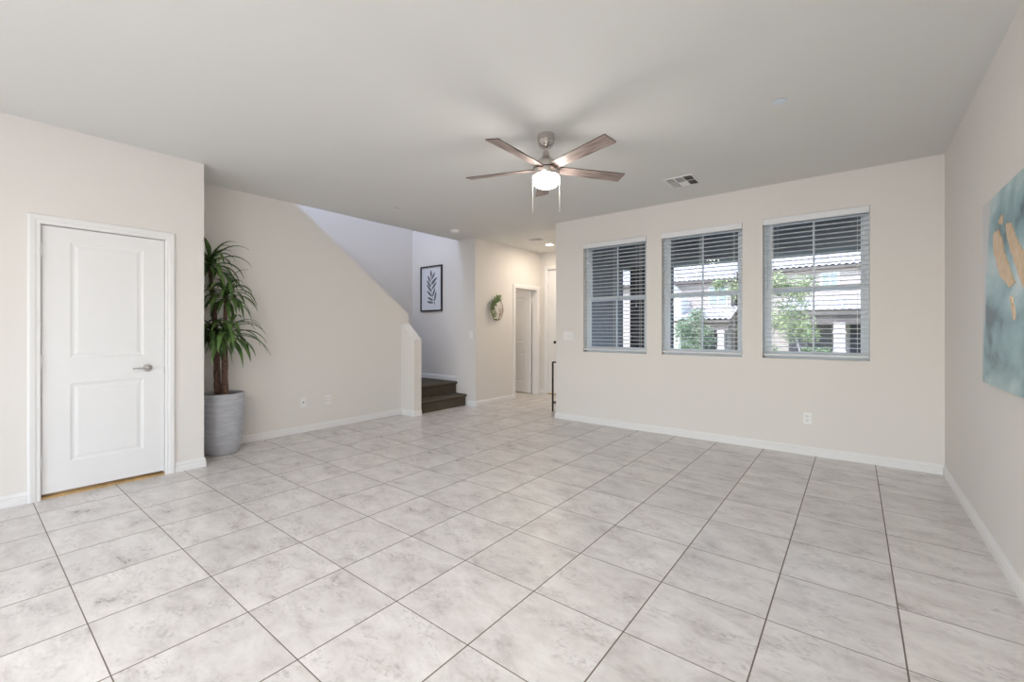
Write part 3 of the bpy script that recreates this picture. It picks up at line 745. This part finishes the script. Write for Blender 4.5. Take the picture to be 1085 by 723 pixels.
# ------------------------------------------------------------------ outside: ground and street
bm = NB(); bx(bm, -60, 40, 7.7, 13, -.25, -.12); struct('front_lawn', bm, M['grass'])
bm = NB(); bx(bm, -60, 40, 13, 14.6, -.25, -.10); struct('pavement', bm, M['concrete'])
bm = NB(); bx(bm, -60, 40, 14.6, 24, -.25, -.16); struct('street', bm, M['asphalt'])
bm = NB(); bx(bm, -60, 40, 24, 25.6, -.25, -.10); struct('far_pavement', bm, M['concrete'])
bm = NB(); bx(bm, -60, 40, 25.6, 60, -.25, -.12); struct('far_lawn', bm, M['grass'])

# ------------------------------------------------------------------ outside: houses across the street
def tile_slope(bm, x0, x1, ye, ze, yr, zr, hip0=0, hip1=0, pitch=.34, rows=None):
    """barrel tile slope from eave (ye,ze) to ridge (yr,zr); hips pull the sides in"""
    Ls = math.hypot(yr-ye, zr-ze); rows = rows or max(4, int(Ls/.40))
    nx = int((x1-x0)/pitch*6); ny = Vector((0, -(zr-ze), yr-ye)).normalized()
    if ny.z < 0: ny = -ny
    def pt(i, f, lift):
        a = x0+hip0*f; b = x1-hip1*f; x = x0+(x1-x0)*i/nx; xx = min(max(x, a), b)
        wv = .045*math.cos(2*PI*(x-x0)/pitch)
        base_ = Vector((xx, ye+(yr-ye)*f, ze+(zr-ze)*f)); return bm.verts.new(base_+ny*(wv+lift))
    prev = None
    for r in range(rows):
        A = [pt(i, r/rows, .05) for i in range(nx+1)]; B = [pt(i, (r+1)/rows, .0) for i in range(nx+1)]
        for i in range(nx): bm.faces.new((A[i], A[i+1], B[i+1], B[i]))
        if prev:
            for i in range(nx): bm.faces.new((prev[i], prev[i+1], A[i+1], A[i]))
        prev = B
def far_window(parent, off, x0, x1, y, z0, z1):
    e = .09; bm = NB()
    def B(*a): bx(bm, *[v-o for v, o in zip(a, (off[0], off[0], off[1], off[1], 0, 0))])
    B(x0-e, x1+e, y-.06, y, z0-e, z0); B(x0-e, x1+e, y-.06, y, z1, z1+e); B(x0-e, x0, y-.06, y, z0, z1); B(x1, x1+e, y-.06, y, z0, z1)
    B((x0+x1)/2-.03, (x0+x1)/2+.03, y-.05, y, z0, z1)
    f = obj('window', bm, M['cream'], parent)
    bm = NB(); bx(bm, x0-off[0], x1-off[0], y-.03-off[1], y-.005-off[1], z0, z1); obj('pane', bm, M['farglass'], f)
def house(name_label, X0, X1, Y0, wx, lx0, lx1, pillars, garage, gable, ze=5.3, low=(2.42, 3.37), rise=3.2, wing=None):
    cx = (X0+X1)/2; off = (cx, Y0)
    h_ = thing('townhouse', name_label, 'house', (cx, Y0, -.12), group='houses across the street')
    h_.location.z = 0
    sh = lambda bm: [setattr(v, 'co', v.co-Vector((cx, Y0, 0))) for v in bm.verts]
    bm = NB(); bx(bm, X0, X1, Y0, Y0+11.5, -.12, ze); sh(bm); obj('walls', bm, M['stucco'], h_)
    bm = NB(); tile_slope(bm, X0-.5, X1+.5, Y0-.55, ze, Y0+6.0, ze+rise, 1.2, 1.2); tile_slope(bm, X0-.5, X1+.5, Y0+12, ze, Y0+6.0, ze+rise, 1.2, 1.2, pitch=1)
    # hip ends
    for xa, s in ((X0-.5, 1), (X1+.5, -1)):
        v = [bm.verts.new(p) for p in ((xa, Y0-.55, ze), (xa, Y0+12, ze), (xa+s*1.2, Y0+6.0, ze+rise))]; bm.faces.new(v)
    sh(bm); obj('roof', bm, M['rooftile'], h_)
    bm = NB(); bx(bm, X0-.45, X1+.45, Y0-.5, Y0+11.9, ze-.16, ze-.02); sh(bm); obj('fascia', bm, M['fascia'], h_)
    for a, b, z0, z1 in wx: far_window(h_, off, a, b, Y0, z0, z1)
    # lower roof over porch and garage
    bm = NB(); tile_slope(bm, lx0, lx1, Y0-3.0, low[0], Y0, low[1], 0, 0); sh(bm); obj('lower_roof', bm, M['rooftile'], h_)
    bm = NB(); bx(bm, lx0+.05, lx1-.05, Y0-2.95, Y0-2.6, low[0]-.22, low[0]-.04); bx(bm, lx0+.2, lx1-.2, Y0-2.7, Y0-2.35, low[0]-.75, low[0]-.2); sh(bm); obj('porch_soffit', bm, M['fascia'], h_)
    for a, b in pillars:
        bm = NB(); bx(bm, a, b, Y0-2.8, Y0-2.3, -.12, low[0]-.7); bx(bm, a-.06, b+.06, Y0-2.86, Y0-2.24, 1.1, 1.2); bx(bm, a-.05, b+.05, Y0-2.85, Y0-2.25, -.12, .1); sh(bm); obj('pillar', bm, M['pillar'], h_)
    for a, b in garage:
        bm = NB(); bx(bm, a, b, Y0-.12, Y0-.01, -.1, 2.2)
        for k in range(1, 4): bx(bm, a, b, Y0-.14, Y0-.12, 2.2*k/4-.03, 2.2*k/4+.0)
        sh(bm); obj('garage_door', bm, M['garage'], h_)
    if gable:
        a, b = gable; bm = NB()
        prism(bm, [(a, -.12), (b, -.12), (b, ze-1.4), ((a+b)/2, ze-.2), (a, ze-1.4)], 'y', Y0-2.2, Y0); sh(bm); obj('gable_bay', bm, M['cream'], h_)
    return h_
house('two storey taupe house across the street behind the leafy tree', -6.0, 2.6, 34, [(-1.60, -.82, 3.8, 4.85), (.55, 1.4, 3.8, 4.85)], -3.6, 3.0, [(-.95, -.40)], [(-3.4, -1.1), (-.2, 2.2)], None)
house('two storey taupe house seen through the middle window', -17.6, -6.9, 34, [(-8.3, -7.2, 3.1, 4.35), (-12.9, -12.3, 3.2, 4.4)], -10.0, -6.3, [(-7.15, -6.75)], [(-9.9, -7.2), (-13.6, -12)], (-11.6, -9.7), 4.9, (2.0, 2.98))
house('two storey taupe house furthest left across the street', -31, -20, 33, [(-23, -21.8, 3.4, 4.6)], -24, -19.6, [(-20.6, -19.9)], [(-29, -25)], None, 5.0)

# ------------------------------------------------------------------ outside: trees and shrubs
def foliage(bm, centers, n, size):
    for _ in range(n):
        c, r = random.choice(centers); d = Vector((random.gauss(0, 1), random.gauss(0, 1), random.gauss(0, 1))).normalized()
        p = Vector(c)+d*r*random.random()**.45
        leafq(bm, p, Vector((random.uniform(-1, 1), random.uniform(-1, 1), random.uniform(-1, .6))).normalized(), Vector((random.uniform(-1, 1), random.uniform(-1, 1), 1)).normalized(), random.uniform(.7, 1.3)*size, size*.5)
def tree(loc, label, stems, centers, n, size, leafm, name='leafy_tree', cat='tree', group=None):
    t = thing(name, label, cat, loc, group=group)
    bm = NB()
    for s in stems: tube(bm, s[0], s[1], 7)
    obj('trunk', bm, M['treebark'], t, smooth=True)
    bm = NB(); foliage(bm, centers, n, size); obj('foliage', bm, leafm, t)
cs = [((random.uniform(-1.6, 1.6), random.uniform(-.7, .7), random.uniform(1.2, 3.5)), random.uniform(.35, .65)) for _ in range(20)]
cs += [((.8, 0, 3.2), .5), ((1.1, 0, 2.4), .5), ((.5, 0, 3.4), .45), ((-.9, 0, 3.3), .4), ((1.35, 0, 1.7), .45), ((-2.0, 0, 3.5), .3), ((-.3, .1, 3.6), .35)]
tree((-3.0, 22, -.12), 'light green leafy street tree outside the window nearest the right wall',
     [([(0, 0, 0), (.1, 0, 1), (.5, 0, 2), (.9, .1, 3)], [.05, .045, .035, .02]), ([(.03, 0, 0), (-.2, 0, 1.1), (-.7, .1, 2.2), (-1.1, 0, 3.2)], [.05, .04, .03, .015]), ([(1.3, 0, 0), (1.1, 0, .9), (.7, 0, 1.9)], [.04, .035, .02])],
     cs, 6500, .11, M['treeleaf'], group=None)
cs = [((random.uniform(-.55, .55), random.uniform(-.4, .4), random.uniform(.9, 2.1)), random.uniform(.28, .42)) for _ in range(11)]
tree((-5.1, 18, -.12), 'grey green rounded young tree outside the middle window',
     [([(0, 0, 0), (.03, 0, .7), (0, 0, 1.8)], [.04, .035, .02])], cs, 2600, .09, M['bushleaf'])
for x, y, s, lb in ((-1.7, 30.4, .55, 'low clipped shrub in front of the cream pillar across the street'), (-8.6, 30.2, .5, 'low shrub beside the garage of the house in the middle window'), (-4.3, 30.2, .6, 'low shrub at the foot of the leafy street tree')):
    t = thing('garden_shrub', lb, 'shrub', (x, y, -.12)); bm = NB(); foliage(bm, [((dx, 0, s*.45), s*.5) for dx in (-.9*s, -.3*s, .3*s, .9*s)], 420, .12)
    obj('foliage', bm, M['bushleaf'], t)
    bm = NB()
    for dx in (-.6*s, 0, .6*s): tube(bm, [(dx*.4, 0, 0), (dx, 0, s*.7)], [.025, .01], 6)
    obj('stems', bm, M['treebark'], t)
